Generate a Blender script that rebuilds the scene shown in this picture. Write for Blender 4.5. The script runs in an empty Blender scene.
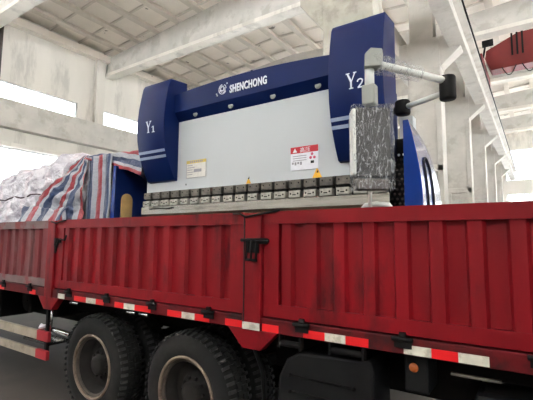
import bpy, bmesh, math, random
from mathutils import Vector, Matrix, noise
random.seed(7)
PI = math.pi
C = bpy.context.scene.collection
sc = bpy.context.scene

# ------------------------------------------------------------------ camera
cam_d = bpy.data.cameras.new('camera'); cam = bpy.data.objects.new('camera', cam_d); C.objects.link(cam)
cam_d.sensor_width = 36.0; cam_d.lens = 401.0 / 533.0 * 36.0; cam_d.clip_start = 0.05; cam_d.clip_end = 400
Rr = Vector((0.82842899, 0.56003678, 0.00801361))
Rd = Vector((-0.05008135, 0.08831749, -0.99483259))
Rf = Vector((-0.55785058, 0.82374682, 0.10121217))
m = Matrix((( Rr.x, -Rd.x, -Rf.x, 0), (Rr.y, -Rd.y, -Rf.y, -2.48), (Rr.z, -Rd.z, -Rf.z, 1.92), (0, 0, 0, 1)))
cam.matrix_world = m
sc.camera = cam
# ------------------------------------------------------------------ world, light, exposure
w = bpy.data.worlds.new('sky'); sc.world = w; w.use_nodes = True
bg = w.node_tree.nodes['Background']; bg.inputs[0].default_value = (0.93, 0.97, 1.0, 1); bg.inputs[1].default_value = 3.2
sc.view_settings.view_transform = 'Standard'; sc.view_settings.look = 'None'
sc.view_settings.gamma = 1; sc.view_settings.use_curve_mapping = False
sc.view_settings.exposure = 0.65

sun_d = bpy.data.lights.new('sun', 'SUN'); sun_d.energy = 130; sun_d.angle = .02; sun_o = bpy.data.objects.new('sun', sun_d); C.objects.link(sun_o)
sun_o.rotation_euler = (math.radians(8), math.radians(-4), 0)
def area(name, loc, rot, sx, sy, power=0, portal=False, col=(1, 1, 1)):
    l = bpy.data.lights.new(name, 'AREA'); l.shape = 'RECTANGLE'; l.size = sx; l.size_y = sy; l.energy = power; l.color = col
    if portal: l.cycles.is_portal = True
    o = bpy.data.objects.new(name, l); C.objects.link(o); o.location = loc; o.rotation_euler = rot; return o
area('portal_front', (-3, -9.7, 8.2), (PI/2, 0, 0), 34, 4.6, portal=True)                # added window band, unseen behind the camera
area('portal_right', (14.4, 16, 5.6), (0, PI/2, 0), 7, 50, portal=True)
area('portal_far', (-3, 41.8, 6), (-PI/2, 0, 0), 34, 9, portal=True)
area('portal_left', (-19.7, 10, 5.6), (0, -PI/2, 0), 7, 40, portal=True)

# ------------------------------------------------------------------ materials
def lin(c):
    return tuple((x/255/12.92 if x/255 <= 0.04045 else ((x/255+0.055)/1.055)**2.4) for x in c)
def mat(name, col, rough=0.6, metal=0.0, var=0.12, scale=3.0, stretch=(1, 1, 1), stain=None, sscale=2.0, samt=0.6, slo=0.52, shi=0.62,
        bump=0.0, bscale=30.0, coat=0.0, bdist=0.01, spec=0.5):
    mt = bpy.data.materials.new(name); mt.use_nodes = True; nt = mt.node_tree; N = nt.nodes; L = nt.links
    b = N['Principled BSDF']; b.inputs['Roughness'].default_value = rough; b.inputs['Metallic'].default_value = metal
    b.inputs['Coat Weight'].default_value = coat; b.inputs['Specular IOR Level'].default_value = spec
    tc = N.new('ShaderNodeTexCoord'); mp = N.new('ShaderNodeMapping'); L.new(tc.outputs['Object'], mp.inputs[0])
    mp.inputs['Scale'].default_value = stretch
    nz = N.new('ShaderNodeTexNoise'); nz.inputs['Scale'].default_value = scale; nz.inputs['Detail'].default_value = 5
    L.new(mp.outputs[0], nz.inputs['Vector'])
    r = N.new('ShaderNodeValToRGB'); L.new(nz.outputs['Fac'], r.inputs[0])
    c = lin(col)
    r.color_ramp.elements[0].position = 0.3; r.color_ramp.elements[1].position = 0.7
    r.color_ramp.elements[0].color = (*[x*(1-var) for x in c], 1); r.color_ramp.elements[1].color = (*[min(1, x*(1+var)) for x in c], 1)
    out = r.outputs[0]
    if stain:
        n2 = N.new('ShaderNodeTexNoise'); n2.inputs['Scale'].default_value = sscale; n2.inputs['Detail'].default_value = 6
        n2.inputs['Roughness'].default_value = 0.65
        L.new(mp.outputs[0], n2.inputs['Vector'])
        r2 = N.new('ShaderNodeMapRange'); r2.inputs[1].default_value = slo; r2.inputs[2].default_value = shi; r2.inputs[4].default_value = samt
        L.new(n2.outputs['Fac'], r2.inputs[0])
        mx = N.new('ShaderNodeMix'); mx.data_type = 'RGBA'; L.new(r2.outputs[0], mx.inputs[0]); L.new(out, mx.inputs[6])
        mx.inputs[7].default_value = (*lin(stain), 1); out = mx.outputs[2]
    L.new(out, b.inputs['Base Color'])
    if bump:
        n3 = N.new('ShaderNodeTexNoise'); n3.inputs['Scale'].default_value = bscale; n3.inputs['Detail'].default_value = 4
        L.new(mp.outputs[0], n3.inputs['Vector'])
        bp = N.new('ShaderNodeBump'); bp.inputs['Strength'].default_value = bump; bp.inputs['Distance'].default_value = bdist
        L.new(n3.outputs['Fac'], bp.inputs['Height']); L.new(bp.outputs[0], b.inputs['Normal'])
    return mt
M = {}
M['plaster'] = mat('plaster', (205, 200, 190), .9, var=.08, scale=.8, stretch=(1, 1, .25), stain=(150, 146, 138), sscale=.9, samt=.5, bump=.15)
M['concrete'] = mat('concrete', (180, 176, 168), .9, var=.1, scale=1.5, stain=(150, 145, 134), sscale=1.3, samt=.5, bump=.2)
M['old_concrete'] = mat('old_concrete', (166, 163, 152), .95, var=.12, scale=4, stain=(135, 132, 120), sscale=2.5, samt=.6, bump=.4, bscale=25)
M['ceiling'] = mat('ceiling_paint', (226, 217, 205), .9, var=.05, scale=1.0, stain=(88, 84, 76), sscale=1.15, samt=.75, slo=.66, shi=.67)
M['rib'] = mat('rib_concrete', (206, 197, 185), .9, var=.08, scale=2)
M['floor'] = mat('floor_concrete', (62, 57, 53), .8, var=.15, scale=.7, stain=(52, 49, 46), sscale=.6, samt=.7, bump=.1)  # truck's shade is put into this dark floor colour
M['floor_bounce'] = mat('bounce_floor', (206, 204, 200), .6, var=.06, scale=.5)  # made pale to bounce light onto the ceiling
M['yard'] = mat('yard_concrete', (170, 172, 175), .85, var=.1, scale=.4)
M['red'] = mat('truck_red_paint', (122, 6, 19), .5, spec=.25, var=.22, scale=2.2, stretch=(1.6, 1, .5), stain=(38, 9, 13), sscale=2.3, samt=.85, slo=.53, shi=.72, bump=.1, bscale=60)
M['red_dusty'] = mat('truck_red_dusty', (108, 34, 40), .7, var=.18, scale=4, stretch=(1.6, 1, .5), stain=(110, 88, 88), sscale=2.2, samt=.6, slo=.5, shi=.7)
M['dust_rail'] = mat('dusty_rail', (112, 92, 92), .8, var=.2, scale=5, stain=(120, 30, 34), sscale=3, samt=.8)
M['rail_red'] = mat('rail_red', (90, 8, 16), .6, spec=.25, var=.25, scale=5, stain=(34, 16, 16), sscale=3.2, samt=.9, slo=.48, shi=.62)
M['tape_red'] = mat('tape_red', (214, 22, 30), .4, var=.06)
M['tape_white'] = mat('tape_white', (205, 203, 190), .5, var=.1, scale=20, stain=(140, 130, 110), sscale=14, samt=.5)
M['black_metal'] = mat('black_metal', (13, 12, 12), .7, var=.3, scale=8, spec=.25)
M['chassis'] = mat('chassis_black', (14, 12, 12), .85, var=.3, scale=5, spec=.2, stain=(26, 21, 19), sscale=3, samt=.6)
M['plastic_black'] = mat('black_plastic', (15, 15, 17), .6, var=.15, scale=6, bump=.05, spec=.25)
M['rubber'] = mat('tyre_rubber', (12, 11, 11), .9, var=.25, scale=9, stain=(30, 27, 26), sscale=4, samt=.45, bump=.15)
M['rubber_worn'] = mat('tyre_shoulder', (42, 41, 41), .85, var=.3, scale=12)
M['rim'] = mat('rim_steel', (66, 57, 51), .7, var=.25, scale=8, stain=(50, 38, 30), sscale=6, samt=.8)
M['rim_lip'] = mat('rim_lip', (112, 98, 86), .6, var=.2, scale=10, stain=(70, 52, 40), sscale=8, samt=.6)
M['rim_dark'] = mat('rim_inner_dark', (22, 17, 15), .9, var=.3, scale=8)  # inner rim and hub, darker than the lip
M['blue'] = mat('machine_blue', (11, 29, 78), .38, var=.05, scale=1, spec=.12)
M['blue_side'] = mat('guard_blue', (16, 50, 128), .22, var=.05, scale=1, coat=.6)
M['white_paint'] = mat('machine_white', (184, 190, 194), .5, var=.03, scale=.8)
M['steel'] = mat('ground_steel', (200, 200, 198), .22, metal=1, var=.12, scale=4, stretch=(.4, 1, 6), stain=(90, 84, 78), sscale=3, samt=.5)
M['clamp'] = mat('clamp_steel', (176, 174, 166), .35, metal=.5, var=.25, scale=20)
M['clamp_dark'] = mat('clamp_steel_dark', (104, 100, 94), .35, metal=.6, var=.3, scale=20)  # upper clamp plates, darker than the lower row
M['guard_paint'] = mat('guard_paint', (150, 140, 126), .7, var=.15, scale=6, stain=(96, 84, 72), sscale=5, samt=.5)
M['guard_red'] = mat('guard_red', (150, 20, 34), .6, var=.15, scale=6)
M['dark_slot'] = mat('dark_recess', (22, 20, 18), .8)
M['grey_alu'] = mat('cast_grey', (140, 143, 138), .5, metal=.1, var=.08, scale=8)
M['alu_white'] = mat('white_tube', (214, 218, 214), .35, var=.04)
M['letter'] = mat('letter_white', (222, 228, 236), .5, var=.02)
M['stripe'] = mat('stripe_grey', (150, 165, 190), .5, var=.05)
M['tan'] = mat('tan_board', (176, 146, 92), .7, var=.1, scale=10)
M['yellow'] = mat('warning_yellow', (226, 170, 40), .5, var=.04)
M['header_yellow'] = mat('header_yellow', (206, 182, 96), .6, var=.1, scale=30)
M['sticker'] = mat('sticker_white', (226, 228, 236), .6, var=.05, scale=20)
M['sticker_grey'] = mat('sticker_print_grey', (150, 150, 158), .6)
M['sticker_pink'] = mat('sticker_print_pink', (206, 90, 120), .6)
M['sticker_red'] = mat('sticker_red', (196, 34, 50), .5)
M['sticker_beige'] = mat('sticker_beige', (212, 210, 204), .6, var=.08, scale=40)
M['crane_red'] = mat('crane_red', (112, 30, 28), .6, var=.12, scale=1.2, stain=(100, 26, 26), sscale=1, samt=.5)
M['foam_light'] = mat('padding_grey', (88, 82, 80), .7, var=.25, scale=20, bump=.3)
M['foam'] = mat('dark_foam', (17, 17, 20), .5, var=.3, scale=14, bump=.3, bscale=20)
M['wood'] = mat('wood_plank', (140, 120, 95), .8, var=.2, scale=4)
M['amber'] = mat('amber_lens', (190, 96, 40), .3, var=.05)
M['frame'] = mat('window_frame', (196, 198, 198), .5)
M['brown'] = mat('brown_sign', (140, 88, 66), .7)
M['blue_box'] = mat('blue_box', (60, 110, 180), .6)
M['leaf'] = mat('leaf_green', (120, 132, 116), .8, var=.3, scale=2)
M['bark'] = mat('bark', (110, 100, 90), .9)
M['rope'] = mat('rope_dark', (70, 56, 66), .9)

# glass pane
g = bpy.data.materials.new('window_glass'); g.use_nodes = True; nt = g.node_tree; nt.nodes.clear()
o_ = nt.nodes.new('ShaderNodeOutputMaterial'); t_ = nt.nodes.new('ShaderNodeBsdfTransparent'); gl = nt.nodes.new('ShaderNodeBsdfGlossy')
gl.inputs['Roughness'].default_value = .05; mx_ = nt.nodes.new('ShaderNodeMixShader'); fr = nt.nodes.new('ShaderNodeFresnel')
nt.links.new(fr.outputs[0], mx_.inputs[0]); nt.links.new(t_.outputs[0], mx_.inputs[1]); nt.links.new(gl.outputs[0], mx_.inputs[2]); nt.links.new(mx_.outputs[0], o_.inputs[0])
t_.inputs[0].default_value = (.97, .98, .99, 1); M['glass'] = g

# plastic film: clear wrinkled wrap
g = bpy.data.materials.new('plastic_film'); g.use_nodes = True; nt = g.node_tree; nt.nodes.clear(); N = nt.nodes; L = nt.links
o_ = N.new('ShaderNodeOutputMaterial'); t_ = N.new('ShaderNodeBsdfTransparent'); p_ = N.new('ShaderNodeBsdfPrincipled')
p_.inputs['Base Color'].default_value = (.86, .88, .9, 1); p_.inputs['Roughness'].default_value = .14
tc = N.new('ShaderNodeTexCoord'); nz = N.new('ShaderNodeTexNoise'); nz.inputs['Scale'].default_value = 30; nz.inputs['Detail'].default_value = 8; nz.inputs['Distortion'].default_value = .6
mp = N.new('ShaderNodeMapping'); mp.inputs['Scale'].default_value = (1.3, 1.3, .35); mp.inputs['Rotation'].default_value = (.3, .7, 0)
L.new(tc.outputs['Object'], mp.inputs[0]); L.new(mp.outputs[0], nz.inputs['Vector'])
bp = N.new('ShaderNodeBump'); bp.inputs['Strength'].default_value = 1; bp.inputs['Distance'].default_value = .05; L.new(nz.outputs['Fac'], bp.inputs['Height']); L.new(bp.outputs[0], p_.inputs['Normal'])
mr = N.new('ShaderNodeMapRange'); mr.inputs[1].default_value = .0; mr.inputs[2].default_value = .035; mr.inputs[3].default_value = .42; mr.inputs[4].default_value = .09
sb = N.new('ShaderNodeMath'); sb.operation = 'SUBTRACT'; sb.inputs[1].default_value = .5; L.new(nz.outputs['Fac'], sb.inputs[0]); ab = N.new('ShaderNodeMath'); ab.operation = 'ABSOLUTE'; L.new(sb.outputs[0], ab.inputs[0]); L.new(ab.outputs[0], mr.inputs[0]); mx_ = N.new('ShaderNodeMixShader'); L.new(mr.outputs[0], mx_.inputs[0]); L.new(t_.outputs[0], mx_.inputs[1]); L.new(p_.outputs[0], mx_.inputs[2]); L.new(mx_.outputs[0], o_.inputs[0])
M['film'] = g

# striped woven tarpaulin: stripes run along UV v, pattern across u
def stripe_mat(name, pale):
    g = bpy.data.materials.new(name); g.use_nodes = True; nt = g.node_tree; N = nt.nodes; L = nt.links; b = N['Principled BSDF']
    b.inputs['Roughness'].default_value = .45
    uv = N.new('ShaderNodeUVMap'); sp = N.new('ShaderNodeSeparateXYZ'); L.new(uv.outputs[0], sp.inputs[0])
    fr = N.new('ShaderNodeMath'); fr.operation = 'FRACT'; L.new(sp.outputs[0], fr.inputs[0])
    r = N.new('ShaderNodeValToRGB'); r.color_ramp.interpolation = 'CONSTANT'; L.new(fr.outputs[0], r.inputs[0])
    R_, W_, B_ = lin((142, 40, 50)), lin((150, 154, 164)), lin((36, 54, 90))
    if pale:
        f = lambda c: tuple(x*(1-pale)+y*pale for x, y in zip(c, lin((226, 224, 232))))
        R_, W_, B_ = f(R_), f(W_), f(B_)
    e = r.color_ramp.elements; e[0].position = 0; e[0].color = (*R_, 1); e[1].position = .28; e[1].color = (*W_, 1)
    for p, c in ((.44, B_), (.74, W_), (.88, W_)):
        k = e.new(p); k.color = (*c, 1)
    nz = N.new('ShaderNodeTexNoise'); nz.inputs['Scale'].default_value = 9; nz.inputs['Detail'].default_value = 6
    tc = N.new('ShaderNodeTexCoord'); L.new(tc.outputs['Object'], nz.inputs['Vector'])
    bp = N.new('ShaderNodeBump'); bp.inputs['Strength'].default_value = .8; bp.inputs['Distance'].default_value = .05; L.new(nz.outputs['Fac'], bp.inputs['Height']); L.new(bp.outputs[0], b.inputs['Normal'])
    out = r.outputs[0]
    if pale:
        bp.inputs['Distance'].default_value = .12; nz.inputs['Scale'].default_value = 7; nz.inputs['Distortion'].default_value = .8
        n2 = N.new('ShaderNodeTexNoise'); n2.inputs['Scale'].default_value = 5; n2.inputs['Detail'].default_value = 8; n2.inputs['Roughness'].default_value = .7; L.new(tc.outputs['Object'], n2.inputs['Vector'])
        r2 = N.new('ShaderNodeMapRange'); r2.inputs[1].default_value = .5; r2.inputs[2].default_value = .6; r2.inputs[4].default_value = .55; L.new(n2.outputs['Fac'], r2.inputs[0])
        mx = N.new('ShaderNodeMix'); mx.data_type = 'RGBA'; L.new(r2.outputs[0], mx.inputs[0]); L.new(out, mx.inputs[6]); mx.inputs[7].default_value = (*lin((132, 126, 146)), 1); out = mx.outputs[2]  # grey-purple patches put the shade of the creases into the colour
    L.new(out, b.inputs['Base Color'])
    return g
M['tarp'] = stripe_mat('striped_tarp', 0)
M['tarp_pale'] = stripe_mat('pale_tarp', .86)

# ------------------------------------------------------------------ helpers
OFF = {}
class MB:
    def __init__(s): s.bm = bmesh.new(); s.uv = None
    def box(s, x0, x1, y0, y1, z0, z1, mi=0):
        v = [s.bm.verts.new(p) for p in ((x0,y0,z0),(x1,y0,z0),(x1,y1,z0),(x0,y1,z0),(x0,y0,z1),(x1,y0,z1),(x1,y1,z1),(x0,y1,z1))]
        for q in ((3,2,1,0),(4,5,6,7),(0,1,5,4),(1,2,6,5),(2,3,7,6),(3,0,4,7)):
            f = s.bm.faces.new([v[i] for i in q]); f.material_index = mi
        return s
    def prism(s, pts, a, b, axis='Y', mi=0):
        """pts 2-D outline: axis Y -> (x,z); X -> (y,z); Z -> (x,y)"""
        def P(p, t):
            return {'Y': (p[0], t, p[1]), 'X': (t, p[0], p[1]), 'Z': (p[0], p[1], t)}[axis]
        A = [s.bm.verts.new(P(p, a)) for p in pts]; B = [s.bm.verts.new(P(p, b)) for p in pts]; n = len(pts)
        s.bm.faces.new(A).material_index = mi; s.bm.faces.new(B[::-1]).material_index = mi
        for i in range(n):
            s.bm.faces.new((A[i], B[i], B[(i+1) % n], A[(i+1) % n])).material_index = mi
        return s
    def tube(s, pts, r, n=10, mi=0, caps=True):
        pts = [Vector(p) for p in pts]; rings = []
        rr = r if isinstance(r, (list, tuple)) else [r]*len(pts)
        for i, p in enumerate(pts):
            d = (pts[min(i+1, len(pts)-1)] - pts[max(i-1, 0)]).normalized()
            u = d.cross(Vector((0, 0, 1)));
            if u.length < 1e-3: u = d.cross(Vector((0, 1, 0)))
            u.normalize(); v = d.cross(u)
            rings.append([s.bm.verts.new(p + rr[i]*(math.cos(2*PI*k/n)*u + math.sin(2*PI*k/n)*v)) for k in range(n)])
        for a, b in zip(rings, rings[1:]):
            for k in range(n):
                f = s.bm.faces.new((a[k], a[(k+1) % n], b[(k+1) % n], b[k])); f.smooth = True; f.material_index = mi
        if caps:
            s.bm.faces.new(rings[0][::-1]).material_index = mi; s.bm.faces.new(rings[-1]).material_index = mi
        return s
    def lathe(s, prof, cen, axis='Y', n=48, mi=0):
        """prof list of (axial, radius); axis through cen"""
        rings = []
        for a, r in prof:
            ring = []
            for k in range(n):
                t = 2*PI*k/n
                p = {'Y': (cen[0]+r*math.cos(t), cen[1]+a, cen[2]+r*math.sin(t)), 'Z': (cen[0]+r*math.cos(t), cen[1]+r*math.sin(t), cen[2]+a),
                     'X': (cen[0]+a, cen[1]+r*math.cos(t), cen[2]+r*math.sin(t))}[axis]
                ring.append(s.bm.verts.new(p))
            rings.append(ring)
        for a, b in zip(rings, rings[1:]):
            for k in range(n):
                f = s.bm.faces.new((a[k], a[(k+1) % n], b[(k+1) % n], b[k])); f.smooth = True; f.material_index = mi
        return s
    def grid(s, P, nu, nv, uvf=None, closed=False):
        if uvf and not s.uv: s.uv = s.bm.loops.layers.uv.new('UVMap')
        V = [[s.bm.verts.new(P(i/nu, j/nv)) for j in range(nv+1)] for i in range(nu+1)]
        for i in range(nu):
            for j in range(nv):
                q = ((i, j), (i+1, j), (i+1, j+1), (i, j+1)); f = s.bm.faces.new([V[a][b] for a, b in q]); f.smooth = True
                if uvf:
                    for l, (a, b) in zip(f.loops, q): l[s.uv].uv = uvf(a/nu, b/nv)
        return s
    def build(s, name, mats, parent=None, bevel=0, solid=0, sub=0, norm=True):
        if norm: bmesh.ops.recalc_face_normals(s.bm, faces=s.bm.faces)
        off = OFF.get(parent.name, Vector((0, 0, 0))) if parent else Vector((0, 0, 0))
        if parent is None:                      # origin at the base of the mesh
            xs = [v.co for v in s.bm.verts]
            lo = Vector((min(c.x for c in xs), min(c.y for c in xs), min(c.z for c in xs))); hi = Vector((max(c.x for c in xs), max(c.y for c in xs), 0))
            off = Vector(((lo.x+hi.x)/2, (lo.y+hi.y)/2, lo.z))
        for v in s.bm.verts: v.co -= off
        me = bpy.data.meshes.new(name); s.bm.to_mesh(me); s.bm.free()
        if not isinstance(mats, (list, tuple)): mats = [mats]
        for k in mats: me.materials.append(M[k])
        o = bpy.data.objects.new(name, me); C.objects.link(o)
        if parent is None: o.location = off
        else: o.parent = parent
        OFF[o.name] = off
        if sub: d = o.modifiers.new('sub', 'SUBSURF'); d.levels = sub; d.render_levels = sub
        if solid: d = o.modifiers.new('solid', 'SOLIDIFY'); d.thickness = solid; d.offset = -1
        if bevel:
            d = o.modifiers.new('bevel', 'BEVEL'); d.width = bevel; d.segments = 2; d.limit_method = 'ANGLE'; d.angle_limit = .6
        return o
def tag(o, label=None, cat=None, group=None, kind=None):
    if label: o['label'] = label
    if cat: o['category'] = cat
    if group: o['group'] = group
    if kind: o['kind'] = kind
    return o
def empty(name, loc, label, cat, group=None):
    o = bpy.data.objects.new(name, None); C.objects.link(o); o.location = loc; o.empty_display_size = .2
    OFF[o.name] = Vector(loc); return tag(o, label, cat, group)
def struct(o): o['kind'] = 'structure'; return o
def bx(*a): return MB().box(*a)
def copy_tree(o, d, parent=None):
    c = o.copy(); C.objects.link(c)
    if parent is None: c.location = Vector(o.location) + Vector(d); OFF[c.name] = OFF[o.name] + Vector(d)
    else: c.parent = parent; OFF[c.name] = OFF[o.name]
    for ch in [k for k in bpy.data.objects if k.parent == o and k.name != c.name]: copy_tree(ch, d, c)
    return c

FZ = 0.10      # floor height
# ------------------------------------------------------------------ large structure
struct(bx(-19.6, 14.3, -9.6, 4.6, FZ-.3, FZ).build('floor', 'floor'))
struct(bx(-19.6, 14.3, 4.6, 41.3, FZ-.3, FZ).build('floor.002', 'floor_bounce'))  # unseen floor behind the truck, pale surface added as a light reflector
yard = MB().box(-120, -19.6, -90, 160, FZ-.3, FZ-.02).box(14.3, 120, -90, 160, FZ-.3, FZ-.02).box(-19.6, 14.3, 41.3, 160, FZ-.3, FZ-.02).box(-19.6, 14.3, -90, -9.6, FZ-.3, FZ-.02)
struct(yard.build('floor.001', 'yard'))

# left wall with two rows of window openings
WX0, WX1 = -19.6, -19.3
gaps = [(-9.35, -7.86), (-3.35, -1.86), (2.65, 4.14), (8.65, 10.14), (14.65, 16.14), (20.65, 22.14), (26.65, 28.14), (32.65, 34.14), (40.65, 42)]
wl = MB()
wl.box(WX0, WX1, -9.35, 42, FZ, 2.3); wl.box(WX0, WX1, -9.35, 42, 5.95, 8.0); wl.box(WX0, WX1, -9.35, 42, 8.9, 12.2)
for a, b in gaps:
    wl.box(WX0, WX1, a, b, 2.3, 5.95); wl.box(WX0, WX1, a, b, 8.0, 8.9)
struct(wl.build('wall_left', 'plaster'))
nw = 0
for (a0, a), (b, b0) in zip(gaps, gaps[1:]):
    for z0, z1 in ((8.0, 8.9), (2.3, 5.95)):
        nw += 1
        f = MB(); t = .05
        f.box(-19.5, -19.4, a, b, z0, z0+t); f.box(-19.5, -19.4, a, b, z1-t, z1); f.box(-19.5, -19.4, a, a+t, z0, z1); f.box(-19.5, -19.4, b-t, b, z0, z1)
        k = 3
        for i in range(1, k): f.box(-19.48, -19.42, a+(b-a)*i/k-.02, a+(b-a)*i/k+.02, z0, z1)
        wo = struct(f.build('window_%d' % nw, 'frame'))
        OFF[wo.name] = Vector(wo.location)
        bx(-19.455, -19.445, a+.05, b-.05, z0+.05, z1-.05).build('glass_pane', 'glass', wo)
struct(bx(-19.3, -18.85, -9.3, 41, 6.75, 7.98).build('trim_1', 'concrete', bevel=.02))     # crane beam ledge
struct(bx(-19.3, -19.05, -9.3, 41, 5.95, 6.15).build('trim_2', 'plaster'))
struct(MB().box(-19.3, -18.95, -9.3, 41, 11.5, 11.85).build('trim_3', 'ceiling'))

# far wall
fw = MB(); Y0, Y1 = 41.0, 41.3
fw.box(-19.3, 14, Y0, Y1, FZ, 1.2); fw.box(-19.3, 14, Y0, Y1, 6.45, 7.65); fw.box(-19.3, 14, Y0, Y1, 10.6, 12.9)
for a, b in ((-19.3, -17.5), (-3.3, -2.3), (12.6, 14)):
    fw.box(a, b, Y0, Y1, 1.2, 6.45); fw.box(a, b, Y0, Y1, 7.65, 10.6)
struct(fw.build('wall_back', 'plaster'))
for a, b in ((-17.5, -3.3), (-2.3, 12.6)):
    for z0, z1 in ((1.2, 6.45), (7.65, 10.6)):
        nw += 1; f = MB(); k = 6
        f.box(a, b, 41.1, 41.2, z0, z0+.07); f.box(a, b, 41.1, 41.2, z1-.07, z1)
        for i in range(k+1):
            x = a+.03+(b-a-.06)*i/k; f.box(x-.03, x+.03, 41.1, 41.2, z0, z1)
        wo = struct(f.build('window_%d' % nw, 'frame')); bx(a+.05, b-.05, 41.145, 41.155, z0+.06, z1-.06).build('glass_pane', 'glass', wo)

# unseen front wall added to cut front light, with one window band, and the right wall of the second hall
ff = MB(); ff.box(-19.6, 14.3, -9.6, -9.3, FZ, 7.0); ff.box(-19.6, 14.3, -9.6, -9.3, 10.2, 12.9)
for x in (-19.6, -13.2, -8.0, -3.4, 2.2, 8.2, 13.7): ff.box(x, x+.6, -9.6, -9.3, 7.0, 10.2)
struct(ff.build('wall_front_blocker', 'plaster'))
wr = MB()
wr.box(14.0, 14.3, -9.35, 42, FZ, 2.3); wr.box(14.0, 14.3, -9.35, 42, 4.4, 8.0); wr.box(14.0, 14.3, -9.35, 42, 9.6, 12.2)
for a, b in gaps:
    wr.box(14.0, 14.3, a, b, 2.3, 4.4); wr.box(14.0, 14.3, a, b, 8.0, 9.6)
struct(wr.build('wall_right', 'plaster'))

# roofs: ribbed slabs over both halls
def roof(xa, xm, xb, ze, zm, nm, x_cut=None):
    mb = MB()
    for (x0, z0, x1, z1) in ((xa, ze, xm, zm), (xm, zm, xb, ze)):
        th = math.atan2(z1-z0, x1-x0); Ln = math.hypot(x1-x0, z1-z0); n = max(1, round(Ln/1.36)); st = Ln/n
        def P(u, y, h): return (x0+u*math.cos(th)-h*math.sin(th), y, z0+u*math.sin(th)+h*math.cos(th))
        def obx(u0, u1, y0, y1, h0, h1, mi):
            v = [mb.bm.verts.new(P(*p)) for p in ((u0,y0,h0),(u1,y0,h0),(u1,y1,h0),(u0,y1,h0),(u0,y0,h1),(u1,y0,h1),(u1,y1,h1),(u0,y1,h1))]
            for q in ((3,2,1,0),(4,5,6,7),(0,1,5,4),(1,2,6,5),(2,3,7,6),(3,0,4,7)):
                mb.bm.faces.new([v[i] for i in q]).material_index = mi
        obx(0, Ln, -9.3, 41.3, .26, .36, 0)
        for i in range(n+1):
            obx(i*st-.15, i*st+.15, -9.3, 41.3, .11, .26, 1)
        y = -8.0
        while y < 41:
            for i in range(n): obx(i*st+.13, (i+1)*st-.13, y-.05, y+.05, .19, .26, 1)
            y += 1.5
    return struct(mb.build(nm, ['ceiling', 'rib']))
roof(-19.6, -11.0, -2.7, 11.83, 12.40, 'ceiling')
roof(-2.7, 5.8, 14.2, 11.83, 12.40, 'ceiling.001')

# ------------------------------------------------------------------ concrete frame
def beam(xa, xm, xb, y, label):
    mb = MB()
    mb.prism([(xa, 10.92), (xb, 10.92), (xb, 11.83), (xm, 12.40), (xa, 11.83)], y-.13, y+.13)
    mb.prism([(xa, 10.75), (xb, 10.75), (xb, 10.87), (xb, 10.92), (xa, 10.92), (xa, 10.87)], y-.26, y+.26, 'Y', 1)
    return tag(mb.build('roof_beam', ['concrete', 'plaster'], bevel=.01), label, 'roof beam', 'concrete roof beams')
left_l = ['concrete roof beam entering the top left corner of the view, nearest over the left wall',
          'long concrete roof beam with pale lower flange rising above the blue crown of the press',
          'concrete roof beam seen in the gap between the press and the pillar row, third over the left hall',
          'fourth roof beam over the left hall, nearly hidden behind pillars', 'fifth roof beam over the left hall, deep in the background', 'farthest roof beam over the left hall, by the back windows']
right_l = ['nearest concrete roof beam over the right hall, out at the top right', 'second roof beam over the right hall, above the frame edge of the red crane bridge',
           'concrete roof beam right behind the red overhead crane, seen above it', 'concrete roof beam just below the red crane in the view', 'fifth roof beam over the right hall, above the far bright window', 'farthest roof beam over the right hall, resting close to the far bright window']
for i, y in enumerate((4.28, 10.3, 16.4, 22.4, 28.4, 34.4)):
    beam(-19.3, -11.0, -2.95, y, left_l[i])
    beam(-2.45, 5.8, 14.0, y, right_l[i])
col_l = ['weathered grey concrete pillar directly behind the right blue cover of the press', 'pale concrete pillar with bracket just right of the press, behind its black jointed arm',
         'second pale concrete pillar right of the press, behind the one next to the arm', 'third concrete pillar right of the press, smaller in the row',
         'fourth concrete pillar in the row right of the press, beside the far window', 'farthest concrete pillar of the row, nearly lost against the bright window']
for i, y in enumerate((4.02, 10.02, 16.1, 22.1, 28.1, 34.1)):
    mb = MB(); d = .55
    xa, xb = -3.16, -2.2
    mb.box(xa, xb, y, y+d, FZ, 8.15)
    mb.prism([(xb, 7.2), (-1.63, 7.68), (-1.63, 8.15), (xb, 8.15)], y+.02, y+d-.02)
    mb.prism([(xa, 5.85 if i == 0 else 7.2), (-3.66, 6.5 if i == 0 else 7.68), (-3.66, 8.15), (xa, 8.15)], y+.02, y+d-.02)
    mb.box(-3.08, -2.38, y+.02, y+d-.02, 8.15, 10.75)
    mb.box(-3.05, -2.35, y+.02, y+d-.02, 10.75, 11.8)
    if i >= 1:                                   # raised edges round the recessed panel of the lower shaft
        mb.box(xa, xa+.16, y-.05, y, FZ, 4.0); mb.box(xb-.16, xb, y-.05, y, FZ, 7.2); mb.box(xa, xb, y-.05, y, 4.0, 4.2)
    o = mb.build('concrete_pillar', 'old_concrete' if i == 0 else 'concrete', bevel=.015)
    tag(o, col_l[i], 'pillar', 'concrete pillars')
# wall pilasters on the left wall
pil = ['slim pale pilaster on the left wall between the two upper windows', 'pilaster on the left wall out past the left edge of the load', 'pilaster on the left wall hidden behind the press']
for y, l in ((9.5, pil[0]), (3.5, pil[1]), (15.5, pil[2])):
    tag(bx(-19.3, -19.08, y, y+.5, 7.98, 11.5).build('wall_pilaster', 'plaster', bevel=.01), l, 'pilaster', 'wall pilasters')
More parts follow.
